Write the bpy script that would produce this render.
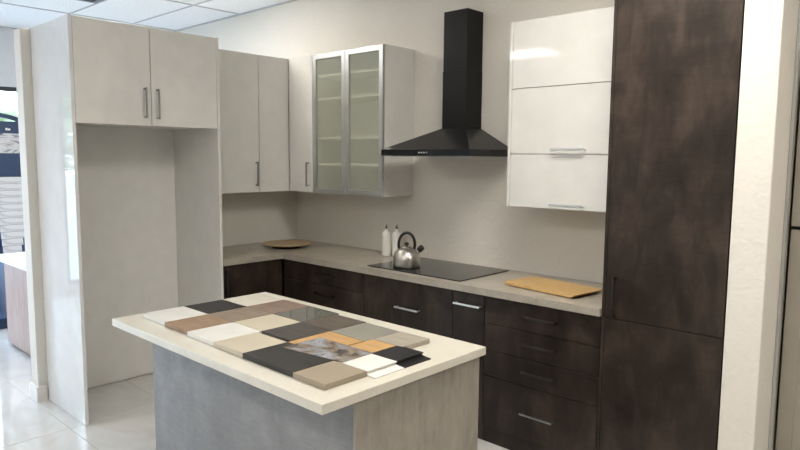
import bpy, bmesh, math, random
from mathutils import Vector, Matrix

for o in list(bpy.data.objects): bpy.data.objects.remove(o)
scene = bpy.context.scene
COL = scene.collection

# ------------------------------------------------------------------ camera
YAW, PITCH, ROLL, FPX = 0.750, -0.104, 0.008, 642.6
fw = Vector((-math.sin(YAW), math.cos(YAW), 0)); rt = Vector((math.cos(YAW), math.sin(YAW), 0)); up = Vector((0, 0, 1))
F = fw*math.cos(PITCH) + up*math.sin(PITCH); U = up*math.cos(PITCH) - fw*math.sin(PITCH)
R2 = rt*math.cos(ROLL) + U*math.sin(ROLL); U2 = U*math.cos(ROLL) - rt*math.sin(ROLL)
cam = bpy.data.cameras.new('camera'); cam.sensor_width = 36; cam.lens = FPX/800*36; cam.clip_start = 0.05
camo = bpy.data.objects.new('camera', cam); COL.objects.link(camo)
m = Matrix((R2, U2, -F)).transposed().to_4x4(); m.translation = Vector((4.587, -3.567, 1.639)); camo.matrix_world = m
scene.camera = camo

# ------------------------------------------------------------------ sky and exposure
W = bpy.data.worlds.new('sky'); scene.world = W; W.use_nodes = True
bg = W.node_tree.nodes['Background']; bg.inputs[0].default_value = (0.66, 0.79, 1.0, 1); bg.inputs[1].default_value = 10.0
scene.view_settings.view_transform = 'Standard'; scene.view_settings.look = 'None'
scene.view_settings.gamma = 1.0; scene.view_settings.use_curve_mapping = False
scene.view_settings.exposure = 0.10
LAMP = 22.0            # troffer diffuser emission
LAMP_COL = (1.0, 0.94, 0.85, 1)

# ------------------------------------------------------------------ materials
def nt(name):
    mt = bpy.data.materials.new(name); mt.use_nodes = True
    t = mt.node_tree; return mt, t, t.nodes['Principled BSDF']
def setp(b, **k):
    for n, v in k.items():
        n = {'rough':'Roughness','metal':'Metallic','coat':'Coat Weight','coatr':'Coat Roughness','spec':'Specular IOR Level','col':'Base Color','trans':'Transmission Weight','ior':'IOR'}[n]
        b.inputs[n].default_value = (*v, 1) if n == 'Base Color' else v
def coords(t, scale=(1, 1, 1), kind='Object', rot=(0, 0, 0)):
    c = t.nodes.new('ShaderNodeTexCoord'); mp = t.nodes.new('ShaderNodeMapping'); mp.inputs['Scale'].default_value = scale; mp.inputs['Rotation'].default_value = rot
    t.links.new(c.outputs[kind], mp.inputs[0]); return mp.outputs[0]
def noise(t, vec, scale, detail=4, rough=.55, dist=0):
    n = t.nodes.new('ShaderNodeTexNoise'); n.inputs['Scale'].default_value = scale; n.inputs['Detail'].default_value = detail
    n.inputs['Roughness'].default_value = rough; n.inputs['Distortion'].default_value = dist; t.links.new(vec, n.inputs['Vector']); return n.outputs['Fac']
def ramp(t, fac, stops):
    r = t.nodes.new('ShaderNodeValToRGB'); e = r.color_ramp.elements
    while len(e) < len(stops): e.new(.5)
    for i, (p, c) in enumerate(stops): e[i].position = p; e[i].color = (*c, 1)
    t.links.new(fac, r.inputs[0]); return r.outputs[0]
def mixf(t, a, b, f=.5):
    mx = t.nodes.new('ShaderNodeMath'); mx.operation = 'MULTIPLY_ADD'; mx.inputs[1].default_value = 1-f
    m2 = t.nodes.new('ShaderNodeMath'); m2.operation = 'MULTIPLY'; m2.inputs[1].default_value = f
    t.links.new(b, m2.inputs[0]); t.links.new(a, mx.inputs[0]); t.links.new(m2.outputs[0], mx.inputs[2]); return mx.outputs[0]
def bump(t, b, h, strength=.2, dist=.01):
    bp = t.nodes.new('ShaderNodeBump'); bp.inputs['Strength'].default_value = strength; bp.inputs['Distance'].default_value = dist
    t.links.new(h, bp.inputs['Height']); t.links.new(bp.outputs[0], b.inputs['Normal'])
def plain(name, col, rough=.5, metal=0, coat=0, **k):
    mt, t, b = nt(name); setp(b, col=col, rough=rough, metal=metal, coat=coat, **k)
    v = coords(t); n = noise(t, v, 9, 3)          # faint unevenness of tone
    cr = ramp(t, n, [(.3, tuple(c*.965 for c in col)), (.7, tuple(min(1, c*1.03) for c in col))]); t.links.new(cr, b.inputs['Base Color']); return mt
def wood(name, dark, light, scale=(1, 1, 14), rough=.4, n=5, contrast=(.3, .7)):
    mt, t, b = nt(name); v = coords(t, scale); a = noise(t, v, n, 6, .6, .4)
    t.links.new(ramp(t, a, [(contrast[0], dark), (contrast[1], light)]), b.inputs['Base Color']); setp(b, rough=rough); bump(t, b, a, .06, .002); return mt
M = {}
M['white_gloss'] = plain('white_gloss_lacquer', (.74, .73, .695), .05, spec=.5)
M['white_daylit'] = plain('white_gloss_lacquer_daylit', (.74, .745, .75), .03, spec=.9)  # same lacquer, with bluish window daylight put into its colour
M['white_matt'] = plain('white_melamine', (.76, .75, .715), .35)
M['black_satin'] = plain('black_painted_steel', (.006, .006, .006), .30, spec=.22)
M['black_gloss'] = plain('black_glass_strip', (.009, .010, .013), .12)
M['chrome'] = plain('polished_chrome', (.88, .88, .87), .30, 1)
M['steel'] = plain('brushed_steel', (.56, .54, .50), .33, 1)
M['dark_steel'] = plain('dark_nickel', (.10, .09, .085), .3, 1)
M['nickel'] = plain('satin_nickel', (.36, .36, .36), .3, 1)
M['alu'] = plain('anodised_aluminium', (.58, .59, .59), .35, .85)
M['ceramic'] = plain('white_ceramic', (.80, .79, .75), .18)
M['black_plastic'] = plain('black_plastic', (.010, .010, .010), .3)
M['dark_gap'] = plain('dark_shadow_gap_board', (.02, .018, .016), .7)
M['white_paint'] = plain('white_trim_paint', (.80, .79, .76), .4)
M['cool_paint'] = plain('painted_plasterboard', (.70, .70, .70), .7)
M['beige_lacquer'] = plain('beige_lacquer', (.36, .325, .27), .35)
M['navy'] = plain('navy_printed_board', (.018, .040, .10), .45)
M['grout'] = plain('floor_grout', (.47, .46, .43), .8)
M['grid_shade'] = plain('ceiling_grid_shaded', (.52, .52, .52), .5)  # grey carries the shade at the bars; replaced further down
M['asphalt'] = plain('pavement', (.32, .33, .34), .9)
M['bark'] = wood('tree_bark', (.05, .035, .025), (.16, .12, .09), (1, 1, 3), .9)
M['leaf'] = plain('tree_leaf', (.42, .50, .32), .6)
M['vent'] = plain('grey_vent_metal', (.16, .165, .18), .5)
M['frame_dark'] = plain('dark_bronze_frame', (.035, .035, .04), .4)

def mat_oxide():
    mt, t, b = nt('oxidised_dark_laminate')
    a = noise(t, coords(t, (5, 5, 1.5)), 2.4, 8, .64, .9); c = noise(t, coords(t, (1, 1, 1)), 2.6, 5, .6, .3); d = noise(t, coords(t, (1.2, 1.2, 11)), 5.5, 5, .7, .8)
    h = mixf(t, mixf(t, a, c, .55), d, .12)
    t.links.new(ramp(t, h, [(.38, (.011, .0075, .0056)), (.49, (.027, .0187, .0140)), (.61, (.056, .039, .029))]), b.inputs['Base Color'])
    t.links.new(ramp(t, c, [(.3, (.33,)*3), (.7, (.46,)*3)]), b.inputs['Roughness']); bump(t, b, h, .12, .002); setp(b, spec=.32); return mt
M['oxide'] = mat_oxide()
def mat_plaster(name, col, s=.35):
    mt, t, b = nt(name); v = coords(t); a = noise(t, v, 7, 5, .55, 1.2); c = noise(t, v, 38, 4, .6, .3)
    r = t.nodes.new('ShaderNodeValToRGB'); r.color_ramp.elements[0].position = .46; r.color_ramp.elements[1].position = .58; t.links.new(a, r.inputs[0])
    t.links.new(ramp(t, c, [(.3, tuple(x*.97 for x in col)), (.7, col)]), b.inputs['Base Color']); setp(b, rough=.62, spec=.3)
    bump(t, b, mixf(t, r.outputs[0], c, .45), s, .006); return mt
M['plaster'] = mat_plaster('skip_trowel_plaster', (.78, .745, .68), .32)
M['plaster_plain'] = mat_plaster('plain_painted_wall', (.74, .715, .66), .10)
M['wall_taupe'] = mat_plaster('taupe_painted_wall', (.30, .28, .25), .10)
def mat_stone(name, base, spot, rough=.3, s=90):
    mt, t, b = nt(name); v = coords(t); a = noise(t, v, s, 4, .7); c = noise(t, v, 6, 6, .6, .8)
    t.links.new(ramp(t, mixf(t, a, c, .5), [(.36, spot), (.62, base)]), b.inputs['Base Color']); setp(b, rough=rough); return mt
M['counter'] = mat_stone('grey_beige_quartz', (.46, .42, .355), (.33, .295, .245), .32, 60)
M['island_top'] = mat_stone('cream_quartz', (.68, .65, .565), (.60, .57, .49), .3, 120)
def mat_concrete():
    mt, t, b = nt('concrete_laminate'); a = noise(t, coords(t, (1.5, 1.5, 1)), 4, 8, .65, .5); c = noise(t, coords(t, (1, 1, 6)), 14, 5, .6)
    h = mixf(t, a, c, .3); t.links.new(ramp(t, h, [(.3, (.16, .16, .168)), (.5, (.23, .23, .237)), (.72, (.31, .31, .312))]), b.inputs['Base Color']); setp(b, rough=.45); return mt
M['concrete'] = mat_concrete()
def mat_streak():
    mt, t, b = nt('grey_streaked_laminate'); a = noise(t, coords(t, (15, 15, 2.4)), 2.5, 8, .70, .7); c = noise(t, coords(t), 5, 6, .6, .4)
    h = mixf(t, a, c, .5); t.links.new(ramp(t, h, [(.34, (.20, .178, .150)), (.5, (.29, .262, .222)), (.7, (.38, .35, .30))]), b.inputs['Base Color']); setp(b, rough=.5); return mt
M['streak'] = mat_streak()
def mat_floor():
    mt, t, b = nt('polished_porcelain'); v = coords(t, (1, 1.4, 1)); a = noise(t, v, 1.6, 7, .62, 1.6)
    t.links.new(ramp(t, a, [(.35, (.60, .595, .58)), (.5, (.67, .665, .65)), (.7, (.72, .715, .70))]), b.inputs['Base Color']); setp(b, rough=.06, spec=.6); return mt
M['floor'] = mat_floor()
def mat_ceil():
    mt, t, b = nt('mineral_fibre_tile'); v = coords(t); a = noise(t, v, 60, 3, .7)
    t.links.new(ramp(t, a, [(.32, (.68, .67, .68)), (.5, (.83, .82, .82))]), b.inputs['Base Color']); setp(b, rough=.9); bump(t, b, a, .5, .004); return mt
M['ceiling'] = mat_ceil()
M['grid_shade'] = plain('ceiling_grid_bar_shaded', (.50, .50, .51), .6)  # bars are white; grey paints in the thin shadow line beside the tiles
def mat_marble():
    mt, t, b = nt('white_marble_slab'); v = coords(t, (1, 1, 1)); a = noise(t, v, 2.6, 5, .55, 1.8)
    t.links.new(ramp(t, a, [(.44, (.62, .63, .66)), (.5, (.47, .48, .52)), (.55, (.64, .65, .68))]), b.inputs['Base Color']); setp(b, rough=.2); return mt
M['marble'] = mat_marble()
def mat_emit(name, col, s):
    mt = bpy.data.materials.new(name); mt.use_nodes = True; t = mt.node_tree; t.nodes.clear()
    e = t.nodes.new('ShaderNodeEmission'); e.inputs[0].default_value = col; e.inputs[1].default_value = s
    o = t.nodes.new('ShaderNodeOutputMaterial'); t.links.new(e.outputs[0], o.inputs[0]); return mt
M['lamp'] = mat_emit('lit_troffer_diffuser', LAMP_COL, LAMP)
def mat_clear():
    mt = bpy.data.materials.new('window_glass'); mt.use_nodes = True; t = mt.node_tree; t.nodes.clear()
    tr = t.nodes.new('ShaderNodeBsdfTransparent'); tr.inputs[0].default_value = (.93, .97, .97, 1); g = t.nodes.new('ShaderNodeBsdfGlossy'); g.inputs['Roughness'].default_value = .02
    mx = t.nodes.new('ShaderNodeMixShader'); mx.inputs[0].default_value = .07; o = t.nodes.new('ShaderNodeOutputMaterial')
    t.links.new(tr.outputs[0], mx.inputs[1]); t.links.new(g.outputs[0], mx.inputs[2]); t.links.new(mx.outputs[0], o.inputs[0]); return mt
M['glass'] = mat_clear()
def mat_frost():
    mt = bpy.data.materials.new('frosted_glass'); mt.use_nodes = True; t = mt.node_tree; t.nodes.clear(); N = t.nodes.new
    tr = N('ShaderNodeBsdfTransparent'); tr.inputs[0].default_value = (.93, .94, .89, 1)
    tl = N('ShaderNodeBsdfTranslucent'); tl.inputs[0].default_value = (.80, .82, .74, 1)
    df = N('ShaderNodeBsdfDiffuse'); df.inputs[0].default_value = (.76, .77, .68, 1)
    gl = N('ShaderNodeBsdfGlossy'); gl.inputs['Roughness'].default_value = .35; gl.inputs[0].default_value = (.9, .95, .9, 1)
    a = N('ShaderNodeMixShader'); a.inputs[0].default_value = .08; b = N('ShaderNodeMixShader'); b.inputs[0].default_value = .19; c = N('ShaderNodeMixShader'); c.inputs[0].default_value = .03
    o = N('ShaderNodeOutputMaterial'); L = t.links.new
    L(tr.outputs[0], a.inputs[1]); L(tl.outputs[0], a.inputs[2]); L(a.outputs[0], b.inputs[1]); L(df.outputs[0], b.inputs[2]); L(b.outputs[0], c.inputs[1]); L(gl.outputs[0], c.inputs[2]); L(c.outputs[0], o.inputs[0]); return mt
M['frost'] = mat_frost()
def mat_print(name, stops, scale=(9, 16, 9), dist=1.0, n=1.0, rough=.25):
    mt, t, b = nt(name); a = noise(t, coords(t, scale), n, 7, .62, dist); t.links.new(ramp(t, a, stops), b.inputs['Base Color']); setp(b, rough=rough); return mt
M['photo'] = mat_print('printed_photo', [(.34, (.03, .025, .024)), (.43, (.11, .085, .075)), (.48, (.25, .19, .13)), (.52, (.20, .21, .24)), (.60, (.36, .37, .40)), (.66, (.07, .06, .055))], (8, 11, 8), .5)
M['kitchen_print'] = mat_print('printed_kitchen_photo', [(.32, (.08, .09, .13)), (.45, (.30, .30, .34)), (.55, (.62, .62, .64)), (.66, (.28, .22, .20))], (5, 5, 12), 1.5, 1.0)
M['desk_wood'] = wood('pinkish_ash_laminate', (.30, .195, .16), (.45, .31, .265), (14, 14, 1), .45)
M['bamboo'] = wood('bamboo', (.50, .30, .10), (.68, .45, .19), (1.5, 22, 22), .4)
M['beech'] = wood('pale_turned_wood', (.40, .28, .15), (.55, .42, .26), (2, 12, 12), .45)

# ------------------------------------------------------------------ geometry helpers
class MB:
    def __init__(s): s.bm = bmesh.new()
    def box(s, x0, x1, y0, y1, z0, z1, bev=0, rot=None):
        r = bmesh.ops.create_cube(s.bm, size=1); vs = r['verts']
        bmesh.ops.scale(s.bm, verts=vs, vec=(x1-x0, y1-y0, z1-z0)); bmesh.ops.translate(s.bm, verts=vs, vec=((x0+x1)/2, (y0+y1)/2, (z0+z1)/2))
        if bev:
            es = list({e for v in vs for e in v.link_edges}); bmesh.ops.bevel(s.bm, geom=es, offset=bev, segments=2, affect='EDGES', profile=.5)
        return s
    def tube(s, pts, r, seg=10):
        pts = [Vector(p) for p in pts]; rr = r if isinstance(r, (list, tuple)) else [r]*len(pts); rings = []; prev = None
        for i, p in enumerate(pts):
            d = ((pts[min(i+1, len(pts)-1)]-pts[max(i-1, 0)])).normalized()
            if prev is None: a = d.orthogonal().normalized()
            else: a = (prev-d*prev.dot(d)).normalized()
            prev = a; b = d.cross(a)
            rings.append([s.bm.verts.new(p+(a*math.cos(q)+b*math.sin(q))*rr[i]) for q in [2*math.pi*k/seg for k in range(seg)]])
        for A, B in zip(rings, rings[1:]):
            for k in range(seg): s.bm.faces.new((A[k], A[(k+1) % seg], B[(k+1) % seg], B[k])).smooth = True
        s.bm.faces.new(rings[0][::-1]); s.bm.faces.new(rings[-1]); return s
    def lathe(s, prof, seg=32, c=(0, 0, 0)):
        rings = []
        for r, z in prof:
            rings.append([s.bm.verts.new((c[0]+r*math.cos(2*math.pi*k/seg), c[1]+r*math.sin(2*math.pi*k/seg), c[2]+z)) for k in range(seg)] if r > 1e-6 else s.bm.verts.new((c[0], c[1], c[2]+z)))
        for A, B in zip(rings, rings[1:]):
            for k in range(seg):
                k2 = (k+1) % seg
                if isinstance(A, list) and isinstance(B, list): f = s.bm.faces.new((A[k], A[k2], B[k2], B[k]))
                elif isinstance(B, list): f = s.bm.faces.new((A, B[k2], B[k]))
                elif isinstance(A, list): f = s.bm.faces.new((A[k], A[k2], B))
                f.smooth = True
        return s
    def prism(s, poly, axis, a0, a1):
        # poly: 2-D points in the other two axes (cyclic order), extruded along axis
        def P(u, v, w): return {'x': (w, u, v), 'y': (u, w, v), 'z': (u, v, w)}[axis]
        A = [s.bm.verts.new(P(u, v, a0)) for u, v in poly]; B = [s.bm.verts.new(P(u, v, a1)) for u, v in poly]; n = len(poly)
        for k in range(n): s.bm.faces.new((A[k], A[(k+1) % n], B[(k+1) % n], B[k]))
        s.bm.faces.new(A[::-1]); s.bm.faces.new(B); return s
    def mesh(s, name, mat, off=(0, 0, 0)):
        bmesh.ops.recalc_face_normals(s.bm, faces=s.bm.faces)
        bmesh.ops.translate(s.bm, verts=s.bm.verts, vec=tuple(-q for q in off))
        me = bpy.data.meshes.new(name); s.bm.to_mesh(me); s.bm.free()
        if mat: me.materials.append(M[mat] if isinstance(mat, str) else mat)
        return me
def origin(o):
    v = Vector((0, 0, 0))
    while o: v += o.location; o = o.parent
    return v
def tag(o, label=None, cat=None, group=None, kind=None):
    if label: o['label'] = label
    if cat: o['category'] = cat
    if group: o['group'] = group
    if kind: o['kind'] = kind
    return o
def thing(name, loc, label, cat, group=None):
    o = bpy.data.objects.new(name, None); COL.objects.link(o); o.location = loc; o.empty_display_size = .1
    return tag(o, label, cat, group)
def part(name, mb, mat, parent=None, label=None):          # mb in world coordinates
    off = origin(parent) if parent else Vector((0, 0, 0))
    o = bpy.data.objects.new(name, mb.mesh(name, mat, off)); COL.objects.link(o); o.parent = parent
    if label: o['label'] = label
    return o
def solo(name, mb, mat, loc, label, cat, group=None):
    o = bpy.data.objects.new(name, mb.mesh(name, mat, loc)); COL.objects.link(o); o.location = loc
    return tag(o, label, cat, group)
def struct(name, mb, mat, parent=None):
    o = part(name, mb, mat, parent)
    if not parent: o['kind'] = 'structure'
    return o
def B(*a, **k): return MB().box(*a, **k)

# ================================================================== SETTING
XL, XR, YF, ZC = -3.29, 7.4, -7.2, 2.985       # window wall, right wall, wall behind the camera, ceiling height
# ---- floor with porcelain tiles
fl = struct('floor', B(XL-.2, XR+.2, YF-.2, .2, -.15, -.004), 'grout')
tile_cache = {}
def floor_tile(x0, x1, y0, y1):
    key = (round(x1-x0, 3), round(y1-y0, 3))
    if key not in tile_cache: tile_cache[key] = B(-(x1-x0)/2, (x1-x0)/2, -(y1-y0)/2, (y1-y0)/2, -.0039, 0, bev=.0012).mesh('floor_tile', 'floor')
    o = bpy.data.objects.new('floor_tile', tile_cache[key]); COL.objects.link(o); o.parent = fl; o.location = ((x0+x1)/2, (y0+y1)/2, 0)
def spans(lo, hi, base, step):
    k = math.floor((lo-base)/step); out = []
    while base+k*step < hi-1e-6:
        a, b = max(lo, base+k*step), min(hi, base+(k+1)*step)
        if b-a > .03: out.append((a, b))
        k += 1
    return out
G = .0016
for a, b in spans(XL, XR, .595, 1.2):
    for c, d in spans(YF, 0, -2.19, .6): floor_tile(a+G, b-G, c+G, d-G)
# ---- ceiling: tiles lying in a T-bar grid
ce = struct('ceiling', B(XL-.2, XR+.2, YF-.2, .2, ZC+.05, ZC+.2), 'cool_paint')
XS, YS = spans(XL, XR, -.83, 1.22), spans(YF, 0, -.49, .61)
lights = [(-.83, -4.76), (2.83, -4.76), (2.83, -1.71), (2.83, -6.59), (5.27, -1.71), (-.83, -1.71)]  # first located by its reflection; the others are unseen, added for brightness
light_labels = ['lit ceiling light panel mirrored in the top lift-up door', 'unseen fill light panel added behind the island, in line with the pantry', 'light panel added above the island end facing the pantry, brightening the lift-up doors', 'unseen fill light panel added beside the taupe wall opposite the kitchen', 'light panel added in front of the beige tall cabinet, brightening the wall end', 'light panel added above the refrigerator surround and partition, brightening the upper back wall']
vent_cell = (-2.05, -1.71)
ct_cache = {}
for a, b in XS:
    for c, d in YS:
        if any(abs(a-lx) < .02 and abs(c-ly) < .02 for lx, ly in lights): continue
        e = -1.44 if abs(a-vent_cell[0]) < .02 and abs(c-vent_cell[1]) < .02 else b      # half tile beside the vent
        key = (round(e-a, 3), round(d-c, 3))
        if key not in ct_cache: ct_cache[key] = B(-(e-a)/2+.0055, (e-a)/2-.0055, -(d-c)/2+.0055, (d-c)/2-.0055, 0, .02, bev=.003).mesh('ceiling_tile', 'ceiling')
        o = bpy.data.objects.new('ceiling_tile', ct_cache[key]); COL.objects.link(o); o.parent = ce; o.location = ((a+e)/2, (c+d)/2, ZC+.006)
for c, d in YS[1:]: part('ceiling_runner', B(XL, XR, c-.005, c+.005, ZC-.002, ZC+.03), 'grid_shade', ce)
for a, b in XS[1:]: part('ceiling_cross_tee', B(a-.005, a+.005, YF, 0, ZC-.0025, ZC+.03), 'grid_shade', ce)
part('ceiling_wall_angle', B(XL, XR, -.022, 0, ZC-.003, ZC+.03), 'grid_shade', ce)
# ---- walls
struct('wall_back', B(XL-.2, XR+.2, 0, .2, 0, ZC+.05), 'plaster')
struct('wall_front', B(XL-.2, XR+.2, YF-.2, YF, 0, ZC+.05), 'wall_taupe')
struct('wall_right', B(XR, XR+.2, YF, 0, 0, ZC+.05), 'wall_taupe')
part_w = struct('wall_partition', B(-.125, 0, -2.170, 0, 0, 2.436, bev=.004), 'plaster_plain')
struct('wall_stub', B(3.762, 3.906, -.615, 0, 0, ZC+.05, bev=.006), 'plaster')
struct('baseboard_partition', MB().prism([(-.138, -2.183), (.013, -2.183), (.013, -2.118), (0, -2.118), (0, -2.170), (-.125, -2.170), (-.125, -.02), (-.138, -.02)], 'z', 0, .10), 'white_paint')
# window wall: piers, head and sill
WZ0, WZ1 = .12, 2.37
wins = [(-1.62, -.25), (-3.28, -1.72), (-4.95, -3.43), (-6.6, -5.1)]
wl = MB().box(XL-.2, XL, YF, 0, WZ1, ZC+.05).box(XL-.2, XL, YF, 0, 0, WZ0)
edges = [0.0]
for a, b in wins: edges += [b, a]
edges.append(YF)
for i in range(0, len(edges), 2): wl.box(XL-.2, XL, edges[i+1], edges[i], WZ0, WZ1)
struct('wall_left', wl, 'cool_paint')
for i, (a, b) in enumerate(wins):
    w = MB(); x0, x1 = XL-.11, XL-.05; t = .045
    w.box(x0, x1, a, b, WZ1-t, WZ1, bev=.003).box(x0, x1, a, b, WZ0, WZ0+t, bev=.003).box(x0, x1, a, a+t, WZ0, WZ1, bev=.003).box(x0, x1, b-t, b, WZ0, WZ1, bev=.003)
    wo = struct('window_%d' % (i+1), w, 'frame_dark')
    part('pane', B(XL-.085, XL-.079, a+t, b-t, WZ0+t, WZ1-t), 'glass', wo)
# ---- outside
struct('ground', B(-60, XL-.2, -50, 40, -.35, -.15), 'asphalt')
def tree(x, y, h, r, seed, label):
    rnd = random.Random(seed); t = thing('street_tree', (x, y, -.15), label, 'tree', 'trees outside the shop windows')
    tr = MB().tube([(x, y, -.15), (x+.05, y, h*.3), (x-.05, y+.06, h*.55), (x, y, h*.8)], [.14, .11, .08, .03], 8)
    for k in range(5):
        a = k*1.3; tr.tube([(x, y, h*(.35+.06*k)), (x+math.cos(a)*r*.6, y+math.sin(a)*r*.6, h*(.55+.07*k))], [.05, .015], 6)
    part('trunk', tr, 'bark', t)
    mb = MB(); bm = mb.bm
    for k in range(1700):
        d = Vector((rnd.gauss(0, 1), rnd.gauss(0, 1), rnd.gauss(0, 1))).normalized()*(rnd.random()**.45)
        p = Vector((x, y, h*.68)) + Vector((d.x*r, d.y*r, d.z*h*.36)); a = Vector((rnd.gauss(0, 1), rnd.gauss(0, 1), rnd.gauss(0, .6))).normalized(); b = a.orthogonal().normalized()
        s = .10+.08*rnd.random(); vs = [bm.verts.new(p+q) for q in (a*s, b*s*.5, -a*s, -b*s*.5)]; bm.faces.new(vs)
    f = part('foliage', mb, 'leaf', t); f['kind'] = 'stuff'
tree(-9.6, .45, 2.42, .7, 1, 'leafy street tree seen through window above the navy display stand')
tree(-9.5, -5.3, 3.9, 1.15, 2, 'broad street tree outside the shop, mirrored in the glossy white side panel')

# ================================================================== CEILING FITTINGS
for i, (lx, ly) in enumerate(lights):
    lab = light_labels[i]
    t = thing('ceiling_light', (lx+.61, ly+.305, ZC), lab, 'ceiling light', 'ceiling light panels')
    f = MB(); x0, x1, y0, y1 = lx+.014, lx+1.206, ly+.014, ly+.596
    f.box(x0, x1, y0, y0+.03, ZC, ZC+.04).box(x0, x1, y1-.03, y1, ZC, ZC+.04).box(x0, x0+.03, y0+.03, y1-.03, ZC, ZC+.04).box(x1-.03, x1, y0+.03, y1-.03, ZC, ZC+.04)
    part('frame', f, 'grid_shade', t); part('diffuser', B(x0+.03, x1-.03, y0+.03, y1-.03, ZC+.012, ZC+.02), 'lamp', t)
t = thing('ceiling_vent', (-1.135, -1.405, ZC), 'dark grey square air vent in the suspended ceiling', 'vent')
f = MB().box(-1.43, -.842, -1.698, -1.66, ZC, ZC+.03).box(-1.43, -.842, -1.15, -1.112, ZC, ZC+.03).box(-1.43, -1.392, -1.66, -1.15, ZC, ZC+.03).box(-.88, -.842, -1.66, -1.15, ZC, ZC+.03)
part('frame', f, 'vent', t)
for k in range(9): y = -1.62+k*.053; part('slat', MB().prism([(y, ZC+.005), (y+.035, ZC+.022), (y+.035, ZC+.025), (y, ZC+.008)], 'x', -1.392, -.88), 'vent', t)
part('backing', B(-1.42, -.85, -1.69, -1.12, ZC+.031, ZC+.035), 'dark_gap', t)

# ================================================================== CABINETS
def handle(parent, axis, c, length, out, mat='chrome', r=.0055, depth=.03):
    """D-pull: bar along axis through c (on the door face), standing off in direction out."""
    c = Vector(c); ax = {'x': Vector((1, 0, 0)), 'y': Vector((0, 1, 0)), 'z': Vector((0, 0, 1))}[axis]; o = Vector(out); sd = ax.cross(o)
    mb = MB()
    def bx(p, q, w):        # square bar from p to q
        lo = Vector([min(a, b) for a, b in zip(p, q)]); hi = Vector([max(a, b) for a, b in zip(p, q)])
        d = (hi-lo); e = Vector([w if abs(k) < 1e-6 else 0 for k in d]); lo -= e; hi += e
        mb.box(lo.x, hi.x, lo.y, hi.y, lo.z, hi.z, bev=w*.35)
    a, b = c-ax*length/2+o*depth, c+ax*length/2+o*depth
    bx(a, b, r)
    for s in (-1, 1): e = c+ax*s*(length/2-.008); bx(e, e+o*(depth-.002), r*.85)
    return part('handle', mb, mat, parent)
GAP = .002
def door_x(parent, name, y0, y1, z0, z1, xf, mat, th=.019):   # front facing +x, front plane xf
    return part(name, B(xf-th, xf, y0+GAP, y1-GAP, z0+GAP, z1-GAP, bev=.0012), mat, parent)
def door_y(parent, name, x0, x1, z0, z1, yf, mat, th=.019):   # front facing -y
    return part(name, B(x0+GAP, x1-GAP, yf, yf+th, z0+GAP, z1-GAP, bev=.0012), mat, parent)
PX, NY = (1, 0, 0), (0, -1, 0)

# ---- tall white refrigerator surround
FX, FY0, FY1, FZT, FZB = .630, -2.112, -1.143, 2.440, 1.826
t = thing('refrigerator_enclosure', (.315, (FY0+FY1)/2, 0), 'tall glossy white refrigerator surround, open below, with two doors on top', 'cabinet')
part('side_panel', B(.002, FX, FY0, FY0+.020, .002, FZT, bev=.001), 'white_daylit', t)
part('side_panel', B(.002, FX, FY1-.020, FY1, .002, FZT, bev=.001), 'white_gloss', t)
part('back_panel', B(.002, .012, FY0+.021, FY1-.021, .014, FZB+.01), 'white_matt', t)
part('cabinet_box', B(.013, FX-.022, FY0+.021, FY1-.021, FZB+.012, FZT-.002), 'white_matt', t)
ym = -1.631
d = door_x(t, 'door', FY0+.020, ym, FZB, FZT-.001, FX, 'white_gloss'); handle(d, 'z', (FX, -1.676, 1.968), .19, PX, 'nickel')
d = door_x(t, 'door', ym, FY1-.020, FZB, FZT-.001, FX, 'white_gloss'); handle(d, 'z', (FX, -1.594, 1.966), .19, PX, 'nickel')

# ---- wall cabinets
UB, UT, UD = 1.361, 2.424, .329
t = thing('wall_cabinet', (.16, -.74, UB), 'glossy white two-door wall cabinet beside the refrigerator surround', 'cabinet')
part('cabinet_box', B(.002, UD-.021, FY1+.002, -.001, UB, UT, bev=.001), 'white_matt', t)
d = door_x(t, 'door', FY1+.002, -.618, UB, UT, UD, 'white_gloss'); handle(d, 'z', (UD, -.652, 1.507), .19, PX, 'nickel')
door_x(t, 'door', -.618, -.331, UB, UT, UD, 'white_gloss')
t = thing('wall_cabinet', (.48, -.16, UB), 'narrow glossy white single-door wall cabinet next to the frosted glass doors', 'cabinet')
part('cabinet_box', B(UD-.018, .629, -UD+.021, -.001, UB, UT, bev=.001), 'white_matt', t)
d = door_y(t, 'door', UD+.001, .630, UB, UT, -UD, 'white_gloss'); handle(d, 'z', (.583, -UD, 1.505), .19, NY, 'nickel')
t = thing('glass_wall_cabinet', (1.01, -.16, UB), 'white wall cabinet with two frosted glass doors in aluminium frames', 'cabinet')
g0, g1 = .631, 1.396
part('side_panel', B(g0, g0+.018, -UD+.022, -.001, UB, UT), 'white_matt', t); part('side_panel', B(g1-.018, g1, -UD+.022, -.001, UB, UT, bev=.001), 'white_gloss', t)
part('top_panel', B(g0+.018, g1-.018, -UD+.022, -.001, UT-.018, UT), 'white_matt', t); part('bottom_panel', B(g0+.018, g1-.018, -UD+.022, -.001, UB, UB+.018), 'white_matt', t)
part('back_panel', B(g0+.018, g1-.018, -.012, -.001, UB+.018, UT-.018), 'white_matt', t)
for z in (1.585, 1.785, 2.085, 2.26): part('shelf', B(g0+.019, g1-.019, -.300, -.013, z-.009, z+.009), 'white_matt', t)
gm = 1.004
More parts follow.
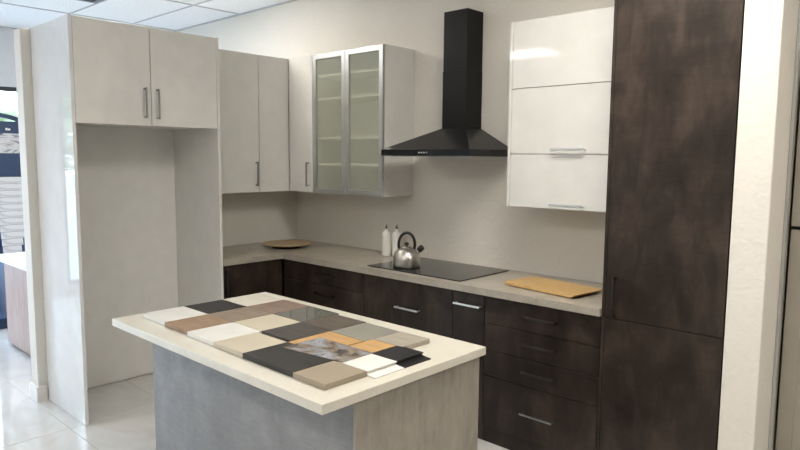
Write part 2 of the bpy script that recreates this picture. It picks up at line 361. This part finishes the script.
for a, b in ((g0, gm), (gm, g1)):
    fr = MB(); a2, b2, z0, z1, w = a+GAP, b-GAP, UB+GAP, UT-GAP, .038
    y0, y1 = -UD, -UD+.020
    fr.box(a2, a2+w, y0, y1, z0, z1, bev=.0015).box(b2-w, b2, y0, y1, z0, z1, bev=.0015).box(a2+w, b2-w, y0, y1, z0, z0+w, bev=.0015).box(a2+w, b2-w, y0, y1, z1-w, z1, bev=.0015)
    d = part('door', fr, 'alu', t, 'aluminium framed frosted glass door'); part('pane', B(a2+w-.003, b2-w+.003, -UD+.008, -UD+.012, z0+w-.003, z1-w+.003), 'frost', d)
t = thing('lift_door_cabinet', (2.82, -.17, 1.36), 'glossy white wall cabinet with three stacked lift-up doors right of the hood', 'cabinet')
rx0, rx1, RY = 2.452, 3.197, -.350
part('side_panel', B(rx0, rx0+.019, RY, -.001, 1.36, 2.421, bev=.001), 'white_gloss', t)
part('cabinet_box', B(rx0+.020, rx1, RY+.022, -.001, 1.362, 2.419), 'white_matt', t)
for z0, z1 in ((2.041, 2.421), (1.667, 2.041), (1.360, 1.667)):
    d = door_y(t, 'lift_door', rx0+.019, rx1, z0, z1, RY, 'white_gloss')
    if z1 < 2.2: handle(d, 'x', (2.850, RY, z0+.025), .20, NY, 'chrome', .006, .032)

# ---- base cabinets
BF, BZ0, BZ1 = -.600, .098, .868
def base(name, label, x0, x1):
    t = thing(name, ((x0+x1)/2, -.3, 0), label, 'cabinet')
    part('cabinet_box', B(x0+.001, x1-.001, BF+.022, -.002, BZ0, BZ1), 'oxide', t); return t
def plinth(t, x0, x1): part('plinth', B(x0+.001, x1-.001, BF+.012, BF+.03, .001, BZ0), 'oxide', t)
t = thing('base_cabinet', (.3, -.85, 0), 'dark oxidised base cabinet with one door beside the refrigerator surround', 'cabinet')
part('cabinet_box', B(.002, .578, FY1+.002, -.604, BZ0, BZ1), 'oxide', t); d = door_x(t, 'door', FY1+.002, -.612, BZ0, BZ1, .600, 'oxide'); handle(d, 'z', (.600, -1.110, .744), .19, PX, 'dark_steel')
part('plinth', B(.56, .588, FY1+.002, -.604, .001, BZ0), 'oxide', t)
t = base('drawer_cabinet', 'dark oxidised two-drawer base cabinet in the corner under the round wooden board', .002, 1.493); plinth(t, .6, 1.493)
d = door_y(t, 'drawer', .612, 1.493, .728, BZ1, BF, 'oxide'); handle(d, 'x', (1.095, BF, .795), .20, NY, 'dark_steel')
d = door_y(t, 'drawer', .612, 1.493, BZ0, .728, BF, 'oxide'); handle(d, 'x', (1.095, BF, .655), .20, NY, 'dark_steel')
t = base('hob_cabinet', 'wide dark oxidised base cabinet under the black hob', 1.493, 2.258); plinth(t, 1.493, 2.258)
d = door_y(t, 'drawer', 1.493, 2.258, .480, BZ1, BF, 'oxide'); handle(d, 'x', (1.905, BF, .690), .20, NY)
d = door_y(t, 'drawer', 1.493, 2.258, BZ0, .480, BF, 'oxide'); handle(d, 'x', (1.905, BF, .30), .20, NY)
t = base('pull_out_cabinet', 'narrow dark oxidised pull-out cabinet with one full-height front', 2.258, 2.489); plinth(t, 2.258, 2.489)
d = door_y(t, 'pull_out_front', 2.258, 2.489, BZ0, BZ1, BF, 'oxide'); handle(d, 'x', (2.378, BF, .793), .19, NY)
t = base('drawer_cabinet', 'dark oxidised four-drawer base cabinet beside the tall dark pantry', 2.489, 3.197); plinth(t, 2.489, 3.197)
for z0, z1, hz, mt in ((.706, BZ1, .789, 'dark_steel'), (.554, .706, .636, 'dark_steel'), (.400, .554, .483, 'dark_steel'), (BZ0, .400, .249, 'nickel')):
    d = door_y(t, 'drawer', 2.489, 3.192, z0, z1, BF, 'oxide'); handle(d, 'x', (2.855, BF, hz), .20, NY, mt)
# ---- tall pantry
t = thing('pantry_cabinet', (3.48, -.3, 0), 'tall dark oxidised pantry cabinet with upper and lower door beside white wall end', 'cabinet')
TY = -.615; tx0, tx1 = 3.199, 3.759
part('side_panel', B(tx0, tx0+.016, TY, -.002, .002, 2.70, bev=.001), 'oxide', t); part('side_panel', B(tx1-.005, tx1, TY+.022, -.002, .002, 2.70), 'oxide', t)
part('cabinet_box', B(tx0+.018, tx1-.006, TY+.023, -.002, .1, 2.69), 'oxide', t)
part('plinth', B(tx0+.018, tx1-.006, TY+.035, TY+.05, .002, .099), 'oxide', t)
d = door_y(t, 'door', tx0+.016, tx1, .869, 2.70, TY, 'oxide', .021); handle(d, 'z', (3.266, TY, .978), .20, NY, 'dark_steel')
door_y(t, 'door', tx0+.016, tx1, .10, .869, TY, 'oxide', .021)

# ---- worktop
CT, CB, D = .910, .870, .634
wt = MB().prism([(.002, -.002), (.002, FY1+.001), (D, FY1+.001), (D, -D), (3.198, -D), (3.198, -.002)], 'z', CB, CT)
bmesh.ops.bevel(wt.bm, geom=[e for e in wt.bm.edges if abs(e.verts[0].co.z-e.verts[1].co.z) < 1e-5], offset=.002, segments=2, affect='EDGES')
solo('worktop', wt, 'counter', (1.0, -.3, CB), 'grey-beige stone worktop running in an L over the dark base cabinets', 'worktop')

# ================================================================== ISLAND
iy0, iy1, ix0, ix1 = -2.378, -1.549, 1.712, 3.171
t = thing('kitchen_island', (2.4, -1.84, 0), 'grey laminate-clad island base under the cream top', 'island')
bx0, bx1, by0, by1, IB = 1.750, 3.142, -2.211, -1.551, .877
part('front_panel', B(bx0, bx1-.021, by0, by0+.020, .001, IB, bev=.001), 'concrete', t, 'blotchy grey concrete-look panel')
part('end_panel', B(bx1-.020, bx1, by0, by1, .001, IB, bev=.001), 'streak', t, 'grey-beige streaked end panel')
part('end_panel', B(bx0-.001, bx0+.019, by0+.021, by1, .001, IB, bev=.001), 'streak', t)
part('back_panel', B(bx0+.020, bx1-.021, by1-.020, by1, .001, IB, bev=.001), 'concrete', t)
part('cabinet_box', B(bx0+.022, bx1-.023, by0+.023, by1-.023, .001, IB-.002), 'white_matt', t)
solo('island_worktop', B(ix0, ix1, iy0, iy1, IB+.0005, CT, bev=.0025), 'island_top', (2.44, -1.96, IB), 'cream stone slab topping the grey island, covered in samples', 'worktop')

# ---- sample boards
def smp(key, dark, light, scale=(1, 14, 14), rough=.35):
    M[key] = wood(key, dark, light, scale, rough); M[key].node_tree.nodes['Principled BSDF'].inputs['Specular IOR Level'].default_value = .3
smp('s_walnut', (.26, .165, .105), (.36, .25, .165), (2, 14, 14)); smp('s_greybrown', (.20, .155, .115), (.30, .24, .18), (2, 14, 14)); smp('s_redbrown', (.20, .135, .105), (.28, .20, .155), (2, 14, 14))
smp('s_darkwood', (.035, .030, .028), (.085, .075, .068), (2, 16, 16), .4); smp('s_darkbrown', (.075, .058, .046), (.135, .108, .088), (2, 16, 16), .35); smp('s_blackwood', (.014, .013, .013), (.030, .028, .027), (2, 18, 18), .35)
smp('s_honey', (.43, .25, .10), (.56, .35, .155), (2, 16, 16), .4); smp('s_taupewood', (.30, .265, .215), (.40, .36, .30), (2, 16, 16), .4)
M['s_white'] = plain('s_white', (.80, .79, .75), .12); M['s_ivory'] = plain('s_ivory', (.74, .70, .60), .25); M['s_beige'] = plain('s_beige', (.58, .52, .40), .3); M['s_sand'] = plain('s_sand', (.56, .50, .39), .3)
M['s_charcoal'] = plain('s_charcoal', (.014, .014, .016), .35, spec=.3); M['s_greygloss'] = plain('s_greygloss', (.10, .10, .088), .05, coat=.6); M['s_lightgrey'] = plain('s_lightgrey', (.30, .285, .25), .06, coat=.6)
M['s_tan'] = plain('s_tan', (.33, .275, .20), .25)
Z0 = CT+.0005; TH = .019
SG = 'door sample boards on the island'
def sample(x0, x1, y0, y1, mat, label, th=TH):
    return solo('sample_board', B(x0+.0012, x1-.0012, y0+.0012, y1-.0012, Z0, Z0+th, bev=.0012), mat, ((x0+x1)/2, (y0+y1)/2, Z0), label, 'sample', SG)
A0, A1, B1, C1 = -2.292, -2.070, -1.862, -1.645
xe = [1.790, 2.008, 2.214, 2.420, 2.620]
sample(xe[0], xe[1], A0+.02, A1, 's_white', 'glossy white sample board at island corner beside walnut board')
sample(xe[1], xe[2], A0+.012, A1, 's_walnut', 'warm walnut sample board between two glossy white boards')
sample(xe[2], xe[3], A0+.005, A1, 's_white', 'glossy white sample board between walnut board and beige board')
sample(xe[3], xe[4]+.002, A0, A1-.02, 's_sand', 'sand beige sample board beside the long black wood board')
sample(xe[0], xe[1], A1, B1, 's_charcoal', 'plain charcoal sample board between glossy white and ivory boards')
sample(xe[1], xe[2], A1, B1, 's_greybrown', 'grey-brown wood sample board in the middle of the walnut row')
sample(xe[2], xe[3], A1, B1, 's_beige', 'matt beige sample board between grey-brown and dark wood boards')
sample(xe[3], xe[4], A1, B1, 's_darkwood', 'dark charcoal wood-grain sample board touching the honey oak board')
sample(xe[0], xe[1], B1, C1, 's_ivory', 'ivory white sample board at the far island corner beside charcoal board')
sample(xe[1], xe[2], B1, C1, 's_redbrown', 'reddish brown wood sample board next to ivory board')
sample(xe[2], xe[3], B1, C1, 's_greygloss', 'mirror-gloss dark grey sample board next to reddish brown board')
sample(xe[3], xe[4], B1, C1-.02, 's_darkbrown', 'dark brown wood-grain sample board next to mirror-gloss grey board')
sample(2.622, 2.918, -2.294, -2.090, 's_blackwood', 'long black wood-grain sample board partly under the printed photo')
sample(2.920, 3.088, -2.296, -2.114, 's_tan', 'glossy tan sample board at the island end beside black wood board')
sample(2.622, 2.822, -2.088, B1-.012, 's_honey', 'honey oak sample board mostly hidden under the printed photo')
sample(2.622, 2.828, B1-.010, -1.672, 's_lightgrey', 'mirror-gloss light grey sample board beside honey oak board')
sample(2.830, 2.955, -1.962, -1.832, 's_honey', 'small honey oak sample board between light grey gloss and black edge-pull boards')
sample(2.830, 2.986, -1.830, -1.668, 's_taupewood', 'pale taupe wood-grain sample board beside light grey gloss board')
def profile_sample(x0, x1, y0, y1, mat, label):     # board with a routed finger-pull and a projecting lower lip
    z = Z0
    pr = [(x0, z), (x1+.036, z), (x1+.036, z+.004), (x1+.010, z+.0055), (x1-.006, z+.008), (x1-.008, z+.011), (x1-.002, z+.0135), (x1, z+.015), (x1, z+.0185), (x1-.001, z+TH), (x0, z+TH)]
    return solo('sample_board', MB().prism([(a, b) for a, b in pr], 'y', y0, y1), mat, ((x0+x1)/2, (y0+y1)/2, Z0), label, 'sample', SG)
profile_sample(2.958, 3.088, -2.112, -1.968, 's_white', 'small white sample board with a finger-pull lip along one edge')
profile_sample(2.958, 3.084, -1.966, -1.822, 's_charcoal', 'small black sample board with a finger-pull lip along one edge')
ph = MB(); c = [(2.668, -2.152), (2.965, -2.112), (2.962, -1.962), (2.672, -1.965)]
ph.prism(c, 'z', Z0+TH+.0006, Z0+TH+.0020)
solo('photo_print', ph, 'photo', (2.82, -2.05, Z0+TH), 'printed photo card with grey and brown picture lying on the sample boards', 'photo')

# ================================================================== APPLIANCES AND SMALL THINGS
hx0, hx1, hyf, hz0, hz1 = 1.533, 2.268, -.48, 1.653, 1.694
t = thing('range_hood', (1.9, -.24, hz0), 'black chimney range hood on the wall above the hob', 'range hood')
part('rim_band', B(hx0, hx1, hyf, -.002, hz0, hz1, bev=.001), 'black_gloss', t)
kx0, kx1, kyf, kz, kzt = 1.806, 2.006, -.174, 1.838, 2.600
pb = MB(); lo = [pb.bm.verts.new(v) for v in ((hx0, hyf, hz1), (hx1, hyf, hz1), (hx1, -.002, hz1), (hx0, -.002, hz1))]; hi = [pb.bm.verts.new(v) for v in ((kx0, kyf, kz), (kx1, kyf, kz), (kx1, -.002, kz), (kx0, -.002, kz))]
for k in range(4): pb.bm.faces.new((lo[k], lo[(k+1) % 4], hi[(k+1) % 4], hi[k]))
pb.bm.faces.new(lo[::-1]); pb.bm.faces.new(hi)
part('canopy', pb, 'black_satin', t)
part('chimney_cover', B(kx0, kx1, kyf, -.002, kz, 2.213, bev=.001), 'black_satin', t); part('chimney_cover', B(kx0+.002, kx1-.002, kyf+.002, -.002, 2.2135, kzt, bev=.001), 'black_satin', t)
for k in range(4): part('control_button', B(1.866+k*.021, 1.876+k*.021, hyf-.002, hyf+.004, 1.669, 1.678, bev=.001), 'chrome', t)
part('grease_filter', B(hx0+.05, hx1-.05, hyf+.05, -.06, hz0-.004, hz0+.002), 'steel', t)

solo('hob', B(1.500, 2.288, -.575, -.050, CT+.0004, CT+.0065, bev=.0015), 'black_gloss', (1.9, -.31, CT), 'flat black glass induction hob set on the stone worktop', 'hob')

kx, ky, kzz = 1.728, -.430, CT+.007
t = thing('kettle', (kx, ky, kzz), 'brushed steel whistling kettle with black loop handle on the hob', 'kettle')
part('body', MB().lathe([(0, 0), (.086, 0), (.0905, .004), (.0915, .020), (.091, .050), (.087, .074), (.077, .097), (.061, .115), (.045, .125), (.032, .129), (0, .129)], 40, (kx, ky, kzz)), 'steel', t)
lid = part('lid', MB().lathe([(0, .127), (.034, .1265), (.034, .130), (.020, .135), (0, .137)], 28, (kx, ky, kzz)), 'steel', t)
part('lid_knob', MB().lathe([(0, .136), (.006, .136), (.006, .141), (.013, .146), (.016, .154), (.012, .162), (0, .165)], 20, (kx, ky, kzz)), 'black_plastic', lid)
dirv = Vector((.80, .60, 0))      # spout heading
hp = [Vector((kx, ky, kzz)) + dirv*(.054*math.cos(a)) + Vector((0, 0, .150+.078*math.sin(a))) for a in [math.radians(-35+k*250/24) for k in range(25)]]
part('handle', MB().tube(hp, .0095, 10), 'black_plastic', t)
for s in (-1, 1): part('handle_bracket', MB().tube([Vector((kx, ky, kzz))+dirv*s*.054+Vector((0, 0, .09)), Vector((kx, ky, kzz))+dirv*s*.045+Vector((0, 0, .118))], .006, 8), 'steel', t)
sp = [Vector((kx, ky, kzz))+dirv*a+Vector((0, 0, b)) for a, b in ((.055, .085), (.072, .102), (.084, .113))]
so = part('spout', MB().tube(sp, [.020, .016, .013], 14), 'steel', t)
sp = [Vector((kx, ky, kzz))+dirv*a+Vector((0, 0, b)) for a, b in ((.078, .107), (.088, .119), (.104, .134), (.109, .139))]
part('whistle_cap', MB().tube(sp, [.016, .021, .020, .011], 14), 'black_plastic', so)

def bottle(x, y, h, label):
    t = thing('oil_bottle', (x, y, CT), label, 'bottle', 'white ceramic oil bottles')
    part('body', MB().lathe([(0, .0005), (.030, .0005), (.0335, .005), (.0345, .02), (.0345, .155), (.0335, .166), (.029, .177), (.021, .186), (.0155, .193), (.014, .202), (.0155, .207), (0, .207)], 28, (x, y, CT)), 'ceramic', t)
    p = part('stopper', MB().lathe([(0, .206), (.0095, .206), (.009, .214), (.006, .219), (.005, .222), (0, .222)], 16, (x, y, CT)), 'dark_steel', t)
    part('pourer', MB().tube([(x, y, CT+.220), (x+.002, y, CT+.229), (x+.006, y-.002, CT+.236)], [.0045, .004, .0035], 10), 'dark_steel', p)
bottle(1.275, -.160, 1.0, 'white ceramic oil bottle standing clear of the kettle'); bottle(1.342, -.120, 1.0, 'white ceramic oil bottle partly behind the steel kettle')

px, py = .385, -.405
t = thing('round_board', (px, py, CT), 'round pale wooden board raised on a low foot in the worktop corner', 'board')
part('plate', MB().lathe([(0, .020), (.15, .020), (.176, .024), (.190, .031), (.191, .036), (.186, .038), (.170, .034), (0, .033)], 48, (px, py, CT)), 'beech', t)
part('foot', MB().lathe([(0, .0005), (.115, .0005), (.118, .003), (.118, .0195), (0, .0195)], 32, (px, py, CT)), 'dark_gap', t)
cb = MB(); z = CT+.0005; L_ = .485
cb.prism([(0, .004), (L_-.030, .004), (L_-.004, .017), (L_, .020), (L_, .024), (0, .024)], 'y', 0, .262); bmesh.ops.bevel(cb.bm, geom=list(cb.bm.edges), offset=.0012, segments=1, affect='EDGES')
cb.bm.transform(Matrix.Translation((2.530, -.462, z)) @ Matrix.Rotation(-.145, 4, 'Z'))
t = thing('chopping_board', (2.78, -.37, CT), 'rectangular bamboo chopping board lying on the stone worktop near the pantry', 'chopping board')
part('board', cb, 'bamboo', t)
for (a, b) in ((2.57, -.445), (2.93, -.497), (2.96, -.287), (2.60, -.235)): part('foot', MB().lathe([(0, 0), (.008, 0), (.008, .004), (0, .004)], 12, (a, b, z)), 'black_plastic', t)

# ================================================================== BEIGE TALL CABINET BEYOND THE WALL END
t = thing('tall_cabinet', (4.25, -.15, 0), 'tall beige cabinet with shaker doors standing behind the white wall end', 'cabinet')
bx, by = 3.912, -.300
part('filler_strip', B(bx-.005, bx+.008, -.372, -.335, .001, 2.6, bev=.001), 'alu', t)
part('cabinet_box', B(bx+.002, 4.6, by+.03, -.002, .002, 2.6), 'dark_gap', t)
for z0, z1 in ((.10, 1.335), (1.352, 2.6)):
    dr = MB(); a, b, w = bx+.010, 4.598, .062
    dr.box(a, a+w, by, by+.022, z0, z1, bev=.0015).box(b-w, b, by, by+.022, z0, z1, bev=.0015).box(a+w, b-w, by, by+.022, z0, z0+w, bev=.0015).box(a+w, b-w, by, by+.022, z1-w, z1, bev=.0015)
    d = part('door', dr, 'beige_lacquer', t); part('door_panel', B(a+w-.002, b-w+.002, by+.010, by+.018, z0+w-.002, z1-w+.002), 'beige_lacquer', d)
part('plinth', B(bx+.010, 4.598, by+.04, by+.06, .002, .098), 'beige_lacquer', t)

# ================================================================== SHOWROOM BEYOND THE PARTITION
t = thing('display_desk', (-1.05, -1.55, 0), 'low pinkish wood-grain cabinet behind the white partition, under a white top', 'cabinet')
part('cabinet_box', B(-1.575, -.45, -1.880, -1.25, .05, .735), 'white_matt', t)
part('front_panel', B(-1.577, -.448, -1.900, -1.881, .03, .735, bev=.001), 'desk_wood', t); part('side_panel', B(-1.597, -1.578, -1.900, -1.25, .03, .735, bev=.001), 'desk_wood', t)
part('plinth', B(-1.55, -.47, -1.86, -1.27, .001, .049), 'dark_gap', t)
solo('desk_top', B(-1.75, -.40, -1.935, -1.22, .7355, .778, bev=.002), 'white_paint', (-1.05, -1.55, .7355), 'white slab on the low pinkish wood-grain cabinet', 'worktop')
DXF = -2.62
t = thing('display_stand', (DXF-.2, -1.1, 0), 'navy sample display stand with arched header in front of the window', 'display stand')
dy0, dy1 = -1.86, -1.415; rk = -1.690; cy = (rk+dy1)/2       # left half open below, slab rack on the right half
arc = lambda z, rise, n=16: [(dy0+(dy1-dy0)*k/n, z+rise*(1-((2*k/n)-1)**2)) for k in range(n+1)]
part('header_board', MB().prism([(dy0, 1.851), (dy0, 1.912), *[(dy0+.04-.04*math.cos(a), 1.912+.055*math.sin(a)) for a in (.5, 1, 1.57)], *[(dy1-.04+.04*math.cos(a), 1.912+.055*math.sin(a)) for a in (1.57, 1, .5)], (dy1, 1.912), (dy1, 1.851)], 'x', DXF-.02, DXF), 'navy', t)
part('header_arch', MB().prism([*arc(2.005, .045), *arc(1.958, .050)[::-1]], 'x', DXF-.03, DXF-.005), 'navy', t)
for y in (dy0+.012, rk-.012, dy1-.012): part('post', B(DXF-.045, DXF-.021, y-.012, y+.012, .10, 1.99), 'navy', t)
part('logo_mark', MB().box(DXF, DXF+.001, -1.545, -1.527, 1.880, 1.902).box(DXF, DXF+.001, -1.523, -1.503, 1.880, 1.897), 'white_paint', t)
part('kitchen_picture', B(DXF, DXF+.002, dy0+.005, dy1-.005, 1.656, 1.849), 'kitchen_print', t)
part('picture_board', B(DXF-.02, DXF-.001, dy0, dy1, 1.655, 1.850), 'navy', t)
part('middle_board', B(DXF-.02, DXF, dy0, dy1, 1.425, 1.654), 'navy', t)
part('back_board', B(DXF-.02, DXF-.005, rk, dy1, .10, 1.424), 'navy', t)
part('base_box', B(DXF-.05, DXF+.42, dy0, dy1, .002, .10), 'navy', t)
ORD = ['topmost', 'second', 'third', 'fourth', 'fifth', 'sixth', 'seventh', 'eighth', 'ninth', 'tenth', 'eleventh', 'lowest']
for k in range(12):
    z1 = 1.420-.066*k; x = DXF+.010+.022*k; ye = dy1-.004-max(0, k-5)*.022
    s_ = MB().prism([(x+.004, z1-.064), (x+.022, z1-.064), (x+.016, z1), (x-.002, z1)], 'y', rk+.004, ye)
    solo('stone_sample', s_, 'marble', (x, cy, z1-.064), 'white veined stone sample slab, ' + ORD[k] + (' tier' if k in (0, 11) else ' tier from the top') + ' of the navy display stand', 'stone sample', 'stone samples on the navy display stand')
part('rack', B(DXF, DXF+.20, rk+.01, dy1-.01, .101, .60), 'navy', t)
